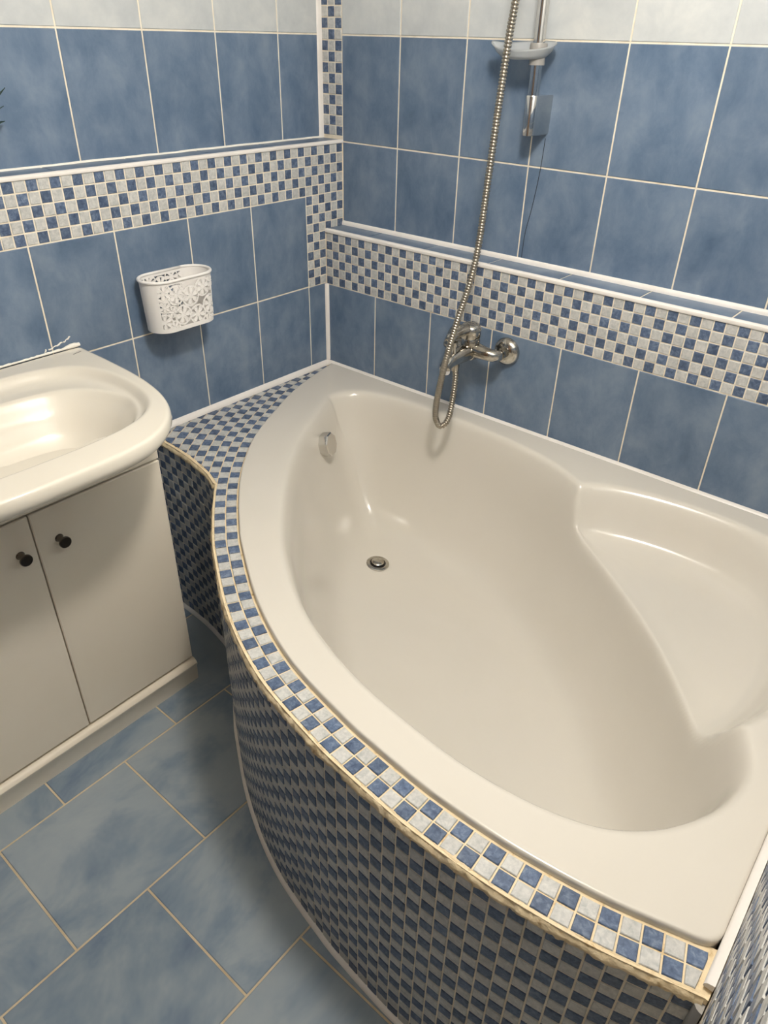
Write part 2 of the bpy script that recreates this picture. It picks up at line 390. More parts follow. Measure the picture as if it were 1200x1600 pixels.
def sdist(pts, poly):
    """signed distance, positive inside"""
    a = poly; b_ = np.roll(poly, -1, 0); out = np.empty(len(pts))
    for s in range(0, len(pts), 8000):
        p = pts[s:s + 8000, None, :]; ab = (b_ - a)[None]; ap = p - a[None]
        t = np.clip((ap * ab).sum(-1) / (ab * ab).sum(-1), 0, 1)
        d = np.linalg.norm(ap - t[..., None] * ab, axis=-1).min(1)
        cond = (a[None, :, 1] > p[..., 1]) != (b_[None, :, 1] > p[..., 1])
        xi = a[None, :, 0] + (p[..., 1] - a[None, :, 1]) * (b_ - a)[None, :, 0] / np.where(np.abs((b_ - a)[None, :, 1]) < 1e-12, 1e-12, (b_ - a)[None, :, 1])
        ins = ((cond & (p[..., 0] < xi)).sum(1) % 2) == 1
        out[s:s + 8000] = np.where(ins, d, -d)
    return out
def pchip(x, y):
    x, y = np.array(x, float), np.array(y, float); h = np.diff(x); dl = np.diff(y) / h; d = np.zeros(len(x))
    for k in range(1, len(x) - 1):
        if dl[k - 1] * dl[k] > 0:
            w1, w2 = 2 * h[k] + h[k - 1], h[k] + 2 * h[k - 1]; d[k] = (w1 + w2) / (w1 / dl[k - 1] + w2 / dl[k])
    d[-1] = dl[-1]
    def f(q):
        q = np.clip(q, x[0], x[-1]); i = np.clip(np.searchsorted(x, q, side='right') - 1, 0, len(x) - 2); t = (q - x[i]) / h[i]
        return (1 + 2 * t) * (1 - t) ** 2 * y[i] + t * (1 - t) ** 2 * h[i] * d[i] + t * t * (3 - 2 * t) * y[i + 1] + t * t * (t - 1) * h[i] * d[i + 1]
    return f
f_bowl = pchip([0, 0.006, 0.013, 0.022, 0.034, 0.05, 0.07, 0.092, 0.122, 0.165, 0.22, 0.32, 0.6], [0, -0.0016, -0.008, -0.030, -0.085, -0.165, -0.240, -0.300, -0.342, -0.364, -0.372, -0.376, -0.378])
f_alc = pchip([0, 0.008, 0.018, 0.03, 0.05, 0.07, 0.09, 0.12, 0.4], [0, -0.002, -0.011, -0.032, -0.072, -0.098, -0.108, -0.112, -0.116])
def smin(a, b_, k):
    h = np.clip(0.5 + 0.5 * (b_ - a) / k, 0, 1); return b_ * (1 - h) + a * h - k * h * (1 - h)
def tub_z(pts):
    zb_, za = f_bowl(np.maximum(sdist(pts, BOWL), 0)), f_alc(np.maximum(sdist(pts, ALC), 0))
    k = 0.036 * np.clip(-np.minimum(zb_, za) / 0.03, 0.02, 1)
    return ZRIM + smin(zb_, za, k)
# deep parts are blurred so that inside corners run out softly
GX, GY = np.arange(0.0, 1.65, 0.006), np.arange(-1.2, 0.0, 0.006)
gx, gy = np.meshgrid(GX, GY, indexing='ij')
g0 = tub_z(np.stack([gx.ravel(), gy.ravel()], 1)).reshape(gx.shape)
def blur(a, sig):
    r = int(3 * sig); k = np.exp(-0.5 * (np.arange(-r, r + 1) / sig) ** 2); k /= k.sum()
    for ax in (0, 1):
        p_ = np.pad(a, [(r, r) if q == ax else (0, 0) for q in (0, 1)], mode='edge')
        a = sum(k[i] * np.take(p_, np.arange(i, i + a.shape[ax]), axis=ax) for i in range(2 * r + 1))
    return a
sstep = lambda q: np.clip(q, 0, 1) ** 2 * (3 - 2 * np.clip(q, 0, 1))
dep = blur(sstep((ZRIM - g0 - 0.15) / 0.16), 2.0)
g1 = g0 * (1 - dep) + blur(g0, 5.5) * dep
dep = blur(sstep((ZRIM - g0 - 0.012) / 0.09) * sstep((0.80 - gx) / 0.45) * sstep((gy + 0.85) / 0.55), 3.0)      # rounded end by the drain
g1 = g1 * (1 - dep) + blur(g0, 6.5) * dep
tub_raw = tub_z
def tub_z(pts):
    z = tub_raw(pts); i = np.clip((pts[:, 0] - GX[0]) / 0.006, 0, len(GX) - 1.001); j = np.clip((pts[:, 1] - GY[0]) / 0.006, 0, len(GY) - 1.001)
    a, c = i.astype(int), j.astype(int); u, v = i - a, j - c
    bl = lambda g_: (g_[a, c] * (1 - u) * (1 - v) + g_[a + 1, c] * u * (1 - v) + g_[a, c + 1] * (1 - u) * v + g_[a + 1, c + 1] * u * v)
    return z + bl(g1 - g0)
ctr = np.array([0.98, -0.62]); NR, NA = 200, len(outer)
ss = np.linspace(0, 1, NR + 1)[1:]
pts = np.concatenate([ctr + s * 0.9945 * (outer - ctr) for s in ss])
zz = tub_z(pts)
vs = [(*p, z) for p, z in zip(pts, zz)]
lipz = [(0.9975, -0.0012), (0.9992, -0.0035), (1.0, -0.0075), (1.0, -0.03)]
for (s, dz) in lipz: vs += [(*(ctr + s * (q - ctr)), ZRIM + dz) for q in outer]
fs = []
for j in range(NR + len(lipz) - 1):
    for k in range(NA):
        a, b_ = j * NA + k, j * NA + (k + 1) % NA
        fs.append((a, a + NA, b_ + NA, b_))
vs.append((*ctr, float(tub_z(ctr[None])[0]))); n0 = len(vs) - 1
fs += [(n0, k, (k + 1) % NA) for k in range(NA)]
tub = empty('bathtub', (0, 0, 0))
tag(tub, 'glossy cream corner bathtub with a moulded seat, set behind the mosaic surround', 'bathtub')
shell = mk('tub_shell', vs, fs, 'acrylic', tub, True)
a2 = sum((outer[k][0] * outer[(k + 1) % NA][1] - outer[(k + 1) % NA][0] * outer[k][1]) for k in range(NA))
if a2 < 0: shell.data.flip_normals()

# drain
dx, dy = 0.508, -0.418; dz, dzx, dzy = [float(q) for q in tub_z(np.array([[dx, dy], [dx + 0.03, dy], [dx, dy + 0.03]]))]; DN = Vector((-(dzx - dz) / 0.03, -(dzy - dz) / 0.03, 1)).normalized(); dz += 0.0012
mb = MB(); mb.lathe([(0.0325, 0.0), (0.0325, 0.002), (0.030, 0.0035), (0.0225, 0.0032), (0.0215, 0.0005), (0.0215, -0.004)], (dx, dy, dz), DN, 40)
dr = mb.build('drain', 'worn_chrome', tub, auto=50)
mb = MB(); mb.lathe([(0.0213, -0.003), (0.0213, 0.0008), (0.001, 0.0008)], (dx, dy, dz), DN, 36); mb.build('drain_hole', 'black', dr)
mb = MB(); mb.lathe([(0.015, 0.0), (0.0182, 0.003), (0.0182, 0.0055), (0.0162, 0.0075), (0.009, 0.0085), (0.001, 0.0088)], (dx - 0.0025, dy + 0.003, dz), DN, 36); mb.build('plug', 'worn_chrome', dr, auto=40)
# overflow knob, eight-sided
on = Vector((0.90, 0.36, 0.24)).normalized(); oc = Vector((0.283, -0.4005, 0.508))
mb = MB(); mb.lathe([(0.020, -0.025), (0.020, 0.004), (0.0335, 0.005), (0.0345, 0.012), (0.0335, 0.029), (0.031, 0.0315), (0.001, 0.0315)], oc, on, 8, ref=(0, 0.38, 0.92))
mb.build('overflow_knob', 'chrome', tub, auto=20)

# ------------------------------------------------------------------ mosaic bath surround
sur = empty('bath_surround', (0, 0, 0))
tag(sur, 'curved low wall clad in blue and white mosaic, boxing in the bathtub', 'bath surround')
TD = resample(TC, step=0.002)
tan = np.gradient(TD, axis=0); tan /= np.linalg.norm(tan, axis=1)[:, None]
for _ in range(40):
    tan[1:-1] = (tan[:-2] + tan[1:-1] * 2 + tan[2:]) / 4
tan /= np.linalg.norm(tan, axis=1)[:, None]
nor = np.stack([tan[:, 1], -tan[:, 0]], 1)                     # outwards, away from the bath
arc = np.r_[0, np.cumsum(np.linalg.norm(np.diff(TD, axis=0), axis=1))]
Lt = arc[-1]
def on_t(u, v):
    if u > Lt:
        return TD[-1] + tan[-1] * (u - Lt) + nor[-1] * v
    p = np.array([np.interp(u, arc, TD[:, 0]), np.interp(u, arc, TD[:, 1])]); n_ = np.array([np.interp(u, arc, nor[:, 0]), np.interp(u, arc, nor[:, 1])])
    return p + n_ * v
PAN = crom([(0.0, -0.748), (0.07, -0.7495), (0.14, -0.7535), (0.205, -0.763), (0.265, -0.776), (0.318, -0.796)], 8)
# corner where the side panel meets the curved skirt
SV = 0.057
us_ = np.arange(0.4, 1.4, 0.002)
cusp_u = us_[np.argmin([np.linalg.norm(on_t(u, SV) - PAN[-1]) for u in us_])]
uend = Lt
while on_t(uend, SV)[0] < XR - 0.004: uend += 0.002
SK = np.array([on_t(u, SV) for u in np.arange(cusp_u, uend, 0.004)])
PAN[-1] = SK[0]
# deck slab under the mosaic
def strip_wall(name, line, z0, z1, th, mat, parent):
    line = np.array(line); t = np.gradient(line, axis=0); t /= np.linalg.norm(t, axis=1)[:, None]; n_ = np.stack([-t[:, 1], t[:, 0]], 1) * th
    mb = MB(); k = len(line)
    vs = [(*p, z0) for p in line] + [(*p, z1) for p in line] + [(*p, z1) for p in line + n_] + [(*p, z0) for p in line + n_]
    fs = []
    for r in range(4):
        for i in range(k - 1): fs.append((r * k + i, r * k + i + 1, ((r + 1) % 4) * k + i + 1, ((r + 1) % 4) * k + i))
    fs += [(0, k, 2 * k, 3 * k), (k - 1, 4 * k - 1, 3 * k - 1, 2 * k - 1)]
    mb.add(vs, fs); return mb.build(name, mat, parent)
poly = [(0.0, -0.075)] + [tuple(p) for p in PAN[:-1]] + [tuple(p) for p in SK] + [(XR, SK[-1][1]), (XR, -1.07)] + [tuple(on_t(u, -0.004)) for u in np.arange(Lt, 0, -0.01)] + [(0.03, -0.075)]
import bmesh
bm = bmesh.new()
top = [bm.verts.new((x, y, ZD - 0.0025)) for x, y in poly]
fc = bm.faces.new(top)
ex_ = bmesh.ops.extrude_face_region(bm, geom=[fc])
for v in ex_['geom']:
    if isinstance(v, bmesh.types.BMVert): v.co.z = ZD - 0.03
bmesh.ops.triangulate(bm, faces=bm.faces[:]); bmesh.ops.recalc_face_normals(bm, faces=bm.faces[:])
me = bpy.data.meshes.new('deck'); bm.to_mesh(me); bm.free(); me.materials.append(M['edge_grout'])
deck = place('deck', me, sur)
skirt = strip_wall('skirt', SK - nor[-1] * 0 , 0.0, ZD - 0.012, 0.03, 'grout', sur)
panel = strip_wall('side_panel', PAN, 0.0, ZD - 0.012, 0.03, 'grout', sur)
# worn rounded grout edge between deck and skirt
def grout_edge(name, line, flip=1):
    line = resample(line, step=0.003); t = np.gradient(line, axis=0); t /= np.linalg.norm(t, axis=1)[:, None]; n_ = np.stack([t[:, 1], -t[:, 0]], 1) * flip
    rs = np.random.RandomState(len(line)); k = len(line)
    def sm(amp, w_):
        r = rs.normal(0, 1, k + 40); r = np.convolve(r, np.ones(w_) / w_, 'same')[20:20 + k]; return r * amp * math.sqrt(w_)
    prof = [(-0.0065, -0.0005), (-0.0035, -0.0010), (-0.0005, -0.0045), (0.0028, -0.0105), (0.0042, -0.0155), (0.0020, -0.0185), (-0.004, -0.0190)]
    vs = []
    for a, b_ in prof:
        ja, jb = sm(0.0008, 3) + sm(0.0006, 9), sm(0.0005, 3) + sm(0.0005, 11)
        for i in range(k): vs.append((line[i][0] + n_[i][0] * (a + ja[i]), line[i][1] + n_[i][1] * (a + ja[i]), ZD + b_ + jb[i] - (0.0 if b_ < -0.002 else 0.0012)))
    fs = []
    for r in range(len(prof) - 1):
        for i in range(k - 1): fs.append((r * k + i, (r + 1) * k + i, (r + 1) * k + i + 1, r * k + i + 1))
    o = mk(name, vs, fs, 'edge_grout', sur, True)
    if flip < 0: o.data.flip_normals()
    return o
grout_edge('grout_edge', SK); grout_edge('grout_edge', PAN)
# deck tiles follow the edge of the bath, cut at the wall and at the panel
def clip(pl, n_, d):
    out = []
    for i in range(len(pl)):
        a, b_ = pl[i], pl[(i + 1) % len(pl)]; da, db = n_ @ a - d, n_ @ b_ - d
        if da >= 0: out.append(a)
        if (da >= 0) != (db >= 0): out.append(a + (b_ - a) * da / (da - db))
    return out
def area(pl):
    return 0.5 * sum(pl[i][0] * pl[(i + 1) % len(pl)][1] - pl[(i + 1) % len(pl)][0] * pl[i][1] for i in range(len(pl)))
ndeck = 0; g = 0.0013; deck_rest = MB()
nu = int((uend - 0.0) / P) + 1
for i in range(nu):
    for j in range(16):
        u0, v0 = i * P + 0.006, j * P + 0.0035
        if j >= 2 and u0 > cusp_u + 0.01: break
        q = [on_t(u0 + g, v0 + g), on_t(u0 + P - g, v0 + g), on_t(u0 + P - g, v0 + P - g), on_t(u0 + g, v0 + P - g)]
        if area(q) < 0: q = q[::-1]
        q = clip(q, np.array([1.0, 0]), 0.004)
        q = clip(q, np.array([-1.0, 0]), -(XR - 0.016)) if q else q
        if not q: continue
        c = np.mean(q, 0)
        if j >= 1 and c[0] < SK[0][0] + 0.02:
            k = int(np.argmin(np.linalg.norm(PAN - c, axis=1))); k = min(max(k, 1), len(PAN) - 2)
            d_ = PAN[k + 1] - PAN[k - 1]; d_ /= np.linalg.norm(d_); n_ = np.array([-d_[1], d_[0]])
            q = clip(q, n_, n_ @ PAN[k] + 0.0065)
        if len(q) < 3 or abs(area(q)) < 0.00004: continue
        c = np.mean(q, 0); n_ = len(q); bv, t = 0.0010, 0.003
        ins = [p + (c - p) / np.linalg.norm(c - p) * bv * 1.3 for p in q]
        tz = random.uniform(-0.0004, 0.0004)
        vs = [(*(p - c), 0) for p in q] + [(*(p - c), t - bv) for p in q] + [(*(p - c), t) for p in ins]
        fs = [(r * n_ + k, r * n_ + (k + 1) % n_, (r + 1) * n_ + (k + 1) % n_, (r + 1) * n_ + k) for r in (0, 1) for k in range(n_)] + [tuple(range(2 * n_, 3 * n_))]
        o = mk('mosaic_tile', vs, fs, 'mosaic_pale' if (i + j) % 2 else 'mosaic_blue', deck)
        o.location = (c[0], c[1], ZD - t + tz); ndeck += 1
print('deck tiles', ndeck)
# skirt and panel tiles
def wall_mosaic(line, parent, keep, phase=0):
    L_ = np.r_[0, np.cumsum(np.linalg.norm(np.diff(line, axis=0), axis=1))]; tl = []
    n = int(L_[-1] / P)
    for i in range(n):
        s = (i + 0.5) * P + (L_[-1] - n * P) * 0.5
        p = np.array([np.interp(s, L_, line[:, 0]), np.interp(s, L_, line[:, 1])])
        a = np.array([np.interp(s - 0.008, L_, line[:, 0]), np.interp(s - 0.008, L_, line[:, 1])]); b_ = np.array([np.interp(s + 0.008, L_, line[:, 0]), np.interp(s + 0.008, L_, line[:, 1])])
        t = (b_ - a) / np.linalg.norm(b_ - a); e = np.array([t[0], t[1], 0]); n_ = np.array([t[1], -t[0], 0])
        for r in range(22):
            tl.append((np.array([p[0], p[1], ZD - 0.0145 - P * (r + 0.5)]) + n_ * 0.0016, e, n_, (i + r + phase) % 2 == 0))
    mosaic(parent, tl, keep)
wall_mosaic(SK, skirt, 300)
wall_mosaic(PAN, panel, 0, 1)
# white strip along the floor
mb = MB(); full = resample(np.vstack([PAN[:-1], SK]), step=0.008); t = np.gradient(full, axis=0); t /= np.linalg.norm(t, axis=1)[:, None]
mb.sweep([(*p, 0.0) for p in full], [(-0.004, 0.0), (0.0085, 0.0), (0.0080, 0.004), (0.005, 0.008), (0.0015, 0.0105), (-0.004, 0.011)], lambda j: (Vector((t[j][1], -t[j][0], 0)), Vector((0, 0, 1))))
mb.build('floor_strip', 'white_trim', sur, auto=45)
mb = MB(); mb.sweep([(XR, SK[-1][1] - 0.0, 0.0), (XR, SK[-1][1] - 0.0, ZD - 0.014)], [(a, b_) for a, b_ in quarter(0.012)], lambda j: (Vector((-1, 0, 0)), Vector((0, -1, 0))))
mb.build('end_strip', 'grey_plastic', sur, auto=45)

# ------------------------------------------------------------------ vanity cabinet
YC = -1.206
cab = empty('vanity_cabinet', (0, 0, 0))
tag(cab, 'off-white two-door vanity cabinet under the washbasin', 'cabinet')
def rbox(mb, a, b_, r=0.0025):
    """box with chamfered edges on all sides"""
    x0, y0, z0 = a; x1, y1, z1 = b_; 
    vs = []; idx = {}
    for sx in (0, 1):
        for sy in (0, 1):
            for sz in (0, 1):
                X_, Y_, Z_ = (x0, x1)[sx], (y0, y1)[sy], (z0, z1)[sz]; ix, iy, iz = (r, -r)[sx], (r, -r)[sy], (r, -r)[sz]
                for ax, p in enumerate([(X_, Y_ + iy, Z_ + iz), (X_ + ix, Y_, Z_ + iz), (X_ + ix, Y_ + iy, Z_)]):
                    idx[(sx, sy, sz, ax)] = len(vs); vs.append(p)
    fs = []
    I = lambda a_, b2, c_, ax: idx[(a_, b2, c_, ax)]
    for s in (0, 1):
        f = [I(s, 0, 0, 0), I(s, 1, 0, 0), I(s, 1, 1, 0), I(s, 0, 1, 0)]; fs.append(f if s else f[::-1])
        f = [I(0, s, 0, 1), I(0, s, 1, 1), I(1, s, 1, 1), I(1, s, 0, 1)]; fs.append(f if s else f[::-1])
        f = [I(0, 0, s, 2), I(1, 0, s, 2), I(1, 1, s, 2), I(0, 1, s, 2)]; fs.append(f if s else f[::-1])
    for s in (0, 1):
        for t_ in (0, 1):
            f = [I(s, t_, 0, 0), I(s, t_, 0, 1), I(s, t_, 1, 1), I(s, t_, 1, 0)]; fs.append(f if s == t_ else f[::-1])
            f = [I(s, 0, t_, 0), I(s, 1, t_, 0), I(s, 1, t_, 2), I(s, 0, t_, 2)]; fs.append(f if s == t_ else f[::-1])
            f = [I(0, s, t_, 1), I(0, s, t_, 2), I(1, s, t_, 2), I(1, s, t_, 1)]; fs.append(f if s == t_ else f[::-1])
    for sx in (0, 1):
        for sy in (0, 1):
            for sz in (0, 1):
                f = [I(sx, sy, sz, 0), I(sx, sy, sz, 1), I(sx, sy, sz, 2)]; fs.append(f if (sx + sy + sz) % 2 else f[::-1])
    mb.add(vs, fs)
XF = 0.287
mb = MB(); mb.box((0.004, -1.505, 0.06), (XF - 0.018, -0.911, 0.675)); mb.build('carcass', 'cabinet_white', cab)
mb = MB(); rbox(mb, (XF - 0.017, -1.505, 0.678), (XF, -0.909, 0.7400), 0.0015); mb.build('top_rail', 'cabinet_white', cab)
for (ya, yb, ky) in ((-1.2065, -0.909, -1.161), (-1.505, -1.2095, -1.242)):
    mb = MB(); rbox(mb, (XF - 0.017, ya, 0.080), (XF, yb, 0.6735), 0.002); dd = mb.build('door', 'cabinet_white', cab)
    mb = MB(); mb.lathe([(0.009, 0.0), (0.0065, 0.003), (0.006, 0.013), (0.0105, 0.018), (0.0125, 0.021), (0.0125, 0.024), (0.0115, 0.0255), (0.001, 0.0265)], (XF, ky, 0.598), (1, 0, 0), 28)
    tag(mb.build('knob', 'dark_metal', dd, auto=40), 'dark polished metal knob')
mb = MB()
pr_ = [(0.05, 0.0), (0.291, 0.0), (0.293, 0.048), (0.296, 0.053), (0.297, 0.060), (0.293, 0.067), (0.286, 0.071), (0.05, 0.071)]
mb.sweep([(0, -1.507, 0), (0, -0.905, 0)], pr_[::-1], lambda j: (Vector((1, 0, 0)), Vector((0, 0, 1)))); mb.build('plinth', 'cabinet_white', cab, auto=35)

# ------------------------------------------------------------------ washbasin
ZB = 0.855
half = [(0.516, 0.0), (0.5155, 0.06), (0.512, 0.11), (0.500, 0.165), (0.474, 0.212), (0.437, 0.248), (0.392, 0.275), (0.330, 0.296), (0.240, 0.311), (0.12, 0.317), (0.006, 0.318)]
hc = crom(half, 10)
o_b = np.vstack([hc, np.array([(0.003, t) for t in np.linspace(0.30, -0.30, 40)]), (hc * [1, -1])[::-1][:-1]])
o_b = resample(o_b, n=300, closed=True)                       # (depth from wall, sideways)
lipA = crom([(0.445, 0.0), (0.443, 0.08), (0.434, 0.15), (0.411, 0.21), (0.37, 0.252), (0.31, 0.276), (0.235, 0.284), (0.16, 0.276), (0.100, 0.242), (0.066, 0.18), (0.055, 0.10), (0.050, 0.0),
             (0.055, -0.10), (0.066, -0.18), (0.100, -0.242), (0.16, -0.276), (0.235, -0.284), (0.31, -0.276), (0.37, -0.252), (0.411, -0.21), (0.434, -0.15), (0.443, -0.08)], 6, True)
lipB = crom([(0.43, 0.0), (0.427, 0.08), (0.413, 0.15), (0.382, 0.205), (0.335, 0.24), (0.28, 0.255), (0.225, 0.245), (0.175, 0.215), (0.145, 0.17), (0.128, 0.10), (0.122, 0.0),
             (0.128, -0.10), (0.145, -0.17), (0.175, -0.215), (0.225, -0.245), (0.28, -0.255), (0.335, -0.24), (0.382, -0.205), (0.413, -0.15), (0.427, -0.08)], 6, True)
fA = pchip([0, 0.004, 0.011, 0.020, 0.032, 0.3], [0, -0.0012, -0.008, -0.018, -0.021, -0.023])
fB = pchip([0, 0.004, 0.012, 0.03, 0.06, 0.10, 0.14, 0.2], [0, -0.003, -0.013, -0.034, -0.075, -0.108, -0.122, -0.126])
bc = np.array([0.27, 0.0]); NRb = 90; nb = len(o_b)
ptsb = np.concatenate([bc + s * 0.975 * (o_b - bc) for s in np.linspace(0, 1, NRb + 1)[1:]])
zt_ = fA(np.maximum(sdist(ptsb, lipA), 0)) + fB(np.maximum(sdist(ptsb, lipB), 0))
vs = [(p[0], YC + p[1], ZB + z) for p, z in zip(ptsb, zt_)]
inner = o_b * [0.56, 0.80]
rings = [(0.988, 0, -0.0012), (0.996, 0, -0.005), (1.0, 0, -0.010), (1.003, 0, -0.019), (1.001, 0.015, -0.031), (1.0, 0.07, -0.042), (1.0, 0.17, -0.053), (1.0, 0.33, -0.072), (1.0, 0.55, -0.095), (1.0, 0.80, -0.115), (1.0, 1.0, -0.126)]
for (s, k, dz_) in rings:
    q = (bc + s * (o_b - bc)) * (1 - k) + inner * k; q[:, 0] = np.maximum(q[:, 0], 0.003)
    vs += [(p[0], YC + p[1], ZB + dz_ * (1 - (0.34 * sstep((abs(p0[1]) / 0.318 - 0.45) / 0.5) if dz_ < -0.03 else 0))) for p, p0 in zip(q, o_b)]
fs = []
for j in range(NRb + len(rings) - 1):
    for k in range(nb):
        a, b_ = j * nb + k, j * nb + (k + 1) % nb
        fs.append((a, a + nb, b_ + nb, b_))
vs.append((bc[0], YC, ZB + float(fA(np.array([0.2]))[0] + fB(np.array([0.2]))[0]))); fs += [(len(vs) - 1, k, (k + 1) % nb) for k in range(nb)]
q0 = (NRb + len(rings) - 1) * nb; fs.append(tuple(range(q0 + nb - 1, q0 - 1, -1)))      # underside
bas = empty('washbasin', (0, 0, 0))
tag(bas, 'white ceramic washbasin with a rounded front, sitting on the vanity cabinet', 'washbasin')
bs = mk('basin', vs, fs, 'ceramic', bas, True)
a2 = sum((o_b[k][0] * o_b[(k + 1) % nb][1] - o_b[(k + 1) % nb][0] * o_b[k][1]) for k in range(nb))
if a2 < 0: bs.data.flip_normals()
# tiny printed mark on the back corner of the basin
mb = MB()
for k in range(5):
    x0 = 0.036 + 0.001 * k; y0 = -0.905 - 0.0045 * k
    mb.box((x0, y0 - 0.0035, ZB), (x0 + 0.0022, y0, ZB + 0.0003))
mb.build('printed_mark', 'print', bas)
# ragged silicone line at the wall
rs = np.random.RandomState(3); n = 90
ysil = np.linspace(-0.889, -1.45, n); mb = MB()
base = 0.0022 + 0.0012 * np.abs(np.convolve(rs.normal(0, 1, n + 8), np.ones(3) / 3, 'same')[4:n + 4]) + 0.0035 * np.exp(-((ysil + 0.905) / 0.016) ** 2)
mb.tube([(0.004, y, ZB + 0.001 + 0.6 * r) for y, r in zip(ysil, base)], list(base), 8)
mb.build('silicone_joint', 'silicone', bas, auto=60)
for (ya, za, ln) in ((-0.925, 0.872, 0.035), (-0.905, 0.880, 0.018), (-0.965, 0.866, 0.006)):
    mb = MB(); mb.tube([(0.0006, ya - t_ * ln, za - 0.009 * t_ + 0.0012 * math.sin(t_ * 14)) for t_ in np.linspace(0, 1, 9)], [0.0007 + 0.0012 * abs(math.sin(5 * t_)) for t_ in np.linspace(0.1, 1, 9)], 6)
    mb.build('silicone_smear', 'silicone', bas, True)

# ------------------------------------------------------------------ mixer tap
TX, TY, TZ = 0.570, -0.138, 0.787
tap = empty('bath_mixer_tap', (0, 0, 0))
tag(tap, 'worn chrome wall-mounted bath mixer tap below the back ledge', 'tap')
for s in (-1, 1):
    fx = TX + 0.075 * s
    mb = MB(); mb.lathe([(0.036, 0.0), (0.0365, 0.003), (0.034, 0.010), (0.026, 0.017), (0.016, 0.020)], (fx, -0.0755, TZ - 0.003), (0, -1, 0), 36); mb.build('wall_flange', 'worn_chrome', tap, auto=40)
    mb = MB(); mb.lathe([(0.0145, 0.0), (0.0155, 0.004), (0.0155, 0.016), (0.0145, 0.02)], (fx, -0.093, TZ - 0.003), (0, -1, 0), 6); mb.build('union_nut', 'worn_chrome', tap, auto=30)
    mb = MB(); mb.tube([(fx, -0.110, TZ - 0.003), (fx, -0.124, TZ - 0.002), (fx - s * 0.006, -0.135, TZ - 0.001), (fx - s * 0.025, TY, TZ), (TX + s * 0.02, TY, TZ + 0.002), (TX, TY, TZ + 0.004)], [0.0135, 0.0145, 0.0155, 0.0165, 0.020, 0.023], 20); mb.build('inlet_arm', 'worn_chrome', tap, True)
mb = MB(); mb.lathe([(0.012, -0.026), (0.020, -0.022), (0.0245, -0.012), (0.0255, 0.004), (0.0245, 0.022), (0.0235, 0.032), (0.022, 0.034)], (TX, TY, TZ), (0, 0, 1), 36); body = mb.build('body', 'worn_chrome', tap, auto=40)
mb = MB(); mb.lathe([(0.0255, 0.0345), (0.0265, 0.038), (0.0265, 0.055), (0.0245, 0.063), (0.019, 0.0685), (0.010, 0.071), (0.001, 0.0715)], (TX, TY, TZ), (0.0, -0.06, 1), 36); cap = mb.build('handle_cap', 'worn_chrome', tap, auto=40)
mb = MB(); mb.tube([(TX, TY - 0.006, TZ + 0.056), (TX, TY - 0.03, TZ + 0.057), (TX - 0.001, TY - 0.05, TZ + 0.056), (TX - 0.003, TY - 0.072, TZ + 0.054), (TX - 0.004, TY - 0.090, TZ + 0.052), (TX - 0.004, TY - 0.098, TZ + 0.050)], [0.014, 0.0125, 0.0105, 0.0105, 0.0115, 0.006], 18)
lv = mb.build('lever', 'worn_chrome', tap, True)
mb = MB(); mb.lathe([(0.0045, 0.0), (0.0045, 0.0012), (0.001, 0.0014)], (TX + 0.004, TY - 0.0262, TZ + 0.046), (0.15, -1, 0.0), 20); tag(mb.build('red_dot', 'red', cap), 'small red hot-water dot')
mb = MB(); mb.tube([(TX, TY + 0.005, TZ - 0.002), (TX, TY - 0.03, TZ - 0.004), (TX, TY - 0.06, TZ - 0.006), (TX, TY - 0.082, TZ - 0.008), (TX, TY - 0.098, TZ - 0.011), (TX, TY - 0.106, TZ - 0.018), (TX, TY - 0.107, TZ - 0.024)], [0.024, 0.0215, 0.0185, 0.0165, 0.016, 0.015, 0.0145], 22); mb.build('spout', 'worn_chrome', tap, True)
mb = MB(); mb.lathe([(0.0125, 0.0), (0.013, 0.002), (0.013, 0.010), (0.0115, 0.0125), (0.001, 0.0125)], (TX, TY - 0.107, TZ - 0.022), (0, 0, -1), 24); tag(mb.build('aerator', 'white_plastic', tap, auto=40), 'pale aerator ring')
mb = MB(); mb.lathe([(0.006, 0.0), (0.006, 0.018), (0.0095, 0.020), (0.0105, 0.024), (0.0095, 0.030), (0.004, 0.032)], (TX, TY - 0.072, TZ + 0.010), (0, -0.1, 1), 24); mb.build('diverter_knob', 'worn_chrome', tap, auto=40)
mb = MB(); mb.lathe([(0.010, 0.0), (0.0105, 0.010), (0.0095, 0.022)], (TX + 0.001, TY - 0.062, TZ - 0.018), (0, 0, -1), 24); mb.build('shower_outlet', 'worn_chrome', tap, auto=40)

# ------------------------------------------------------------------ shower hose
hp = crom([(0.652, -0.196, 1.70), (0.647, -0.198, 1.60), (0.6410, -0.2000, 1.5210), (0.6340, -0.2000, 1.4600), (0.6290, -0.2050, 1.3500), (0.6260, -0.2150, 1.2050), (0.6300, -0.2350, 1.0760), (0.6270, -0.2520, 0.9940), (0.6140, -0.2720, 0.9070), (0.6010, -0.2820, 0.8280), (0.5860, -0.2800, 0.7570), (0.5700, -0.2720, 0.6800), (0.5660, -0.2650, 0.6350), (0.5730, -0.2520, 0.6090), (0.5850, -0.2360, 0.6270), (0.5830, -0.2180, 0.6840), (0.5770, -0.2050, 0.7310), (0.571, -0.2, 0.75)], 10)
hp = resample(hp, step=0.0009)
PIT = 0.0063
rad = [0.0071 + 0.0009 * (1 if (k * 0.0009 % PIT) < PIT * 0.6 else -1.2) for k in range(len(hp))]
mb = MB(); mb.tube([tuple(p) for p in hp], rad, 14)
hose = mb.build('shower_hose', 'hose_steel', None, True)
tag(hose, 'ribbed metal shower hose looping down in front of the mixer tap', 'hose')

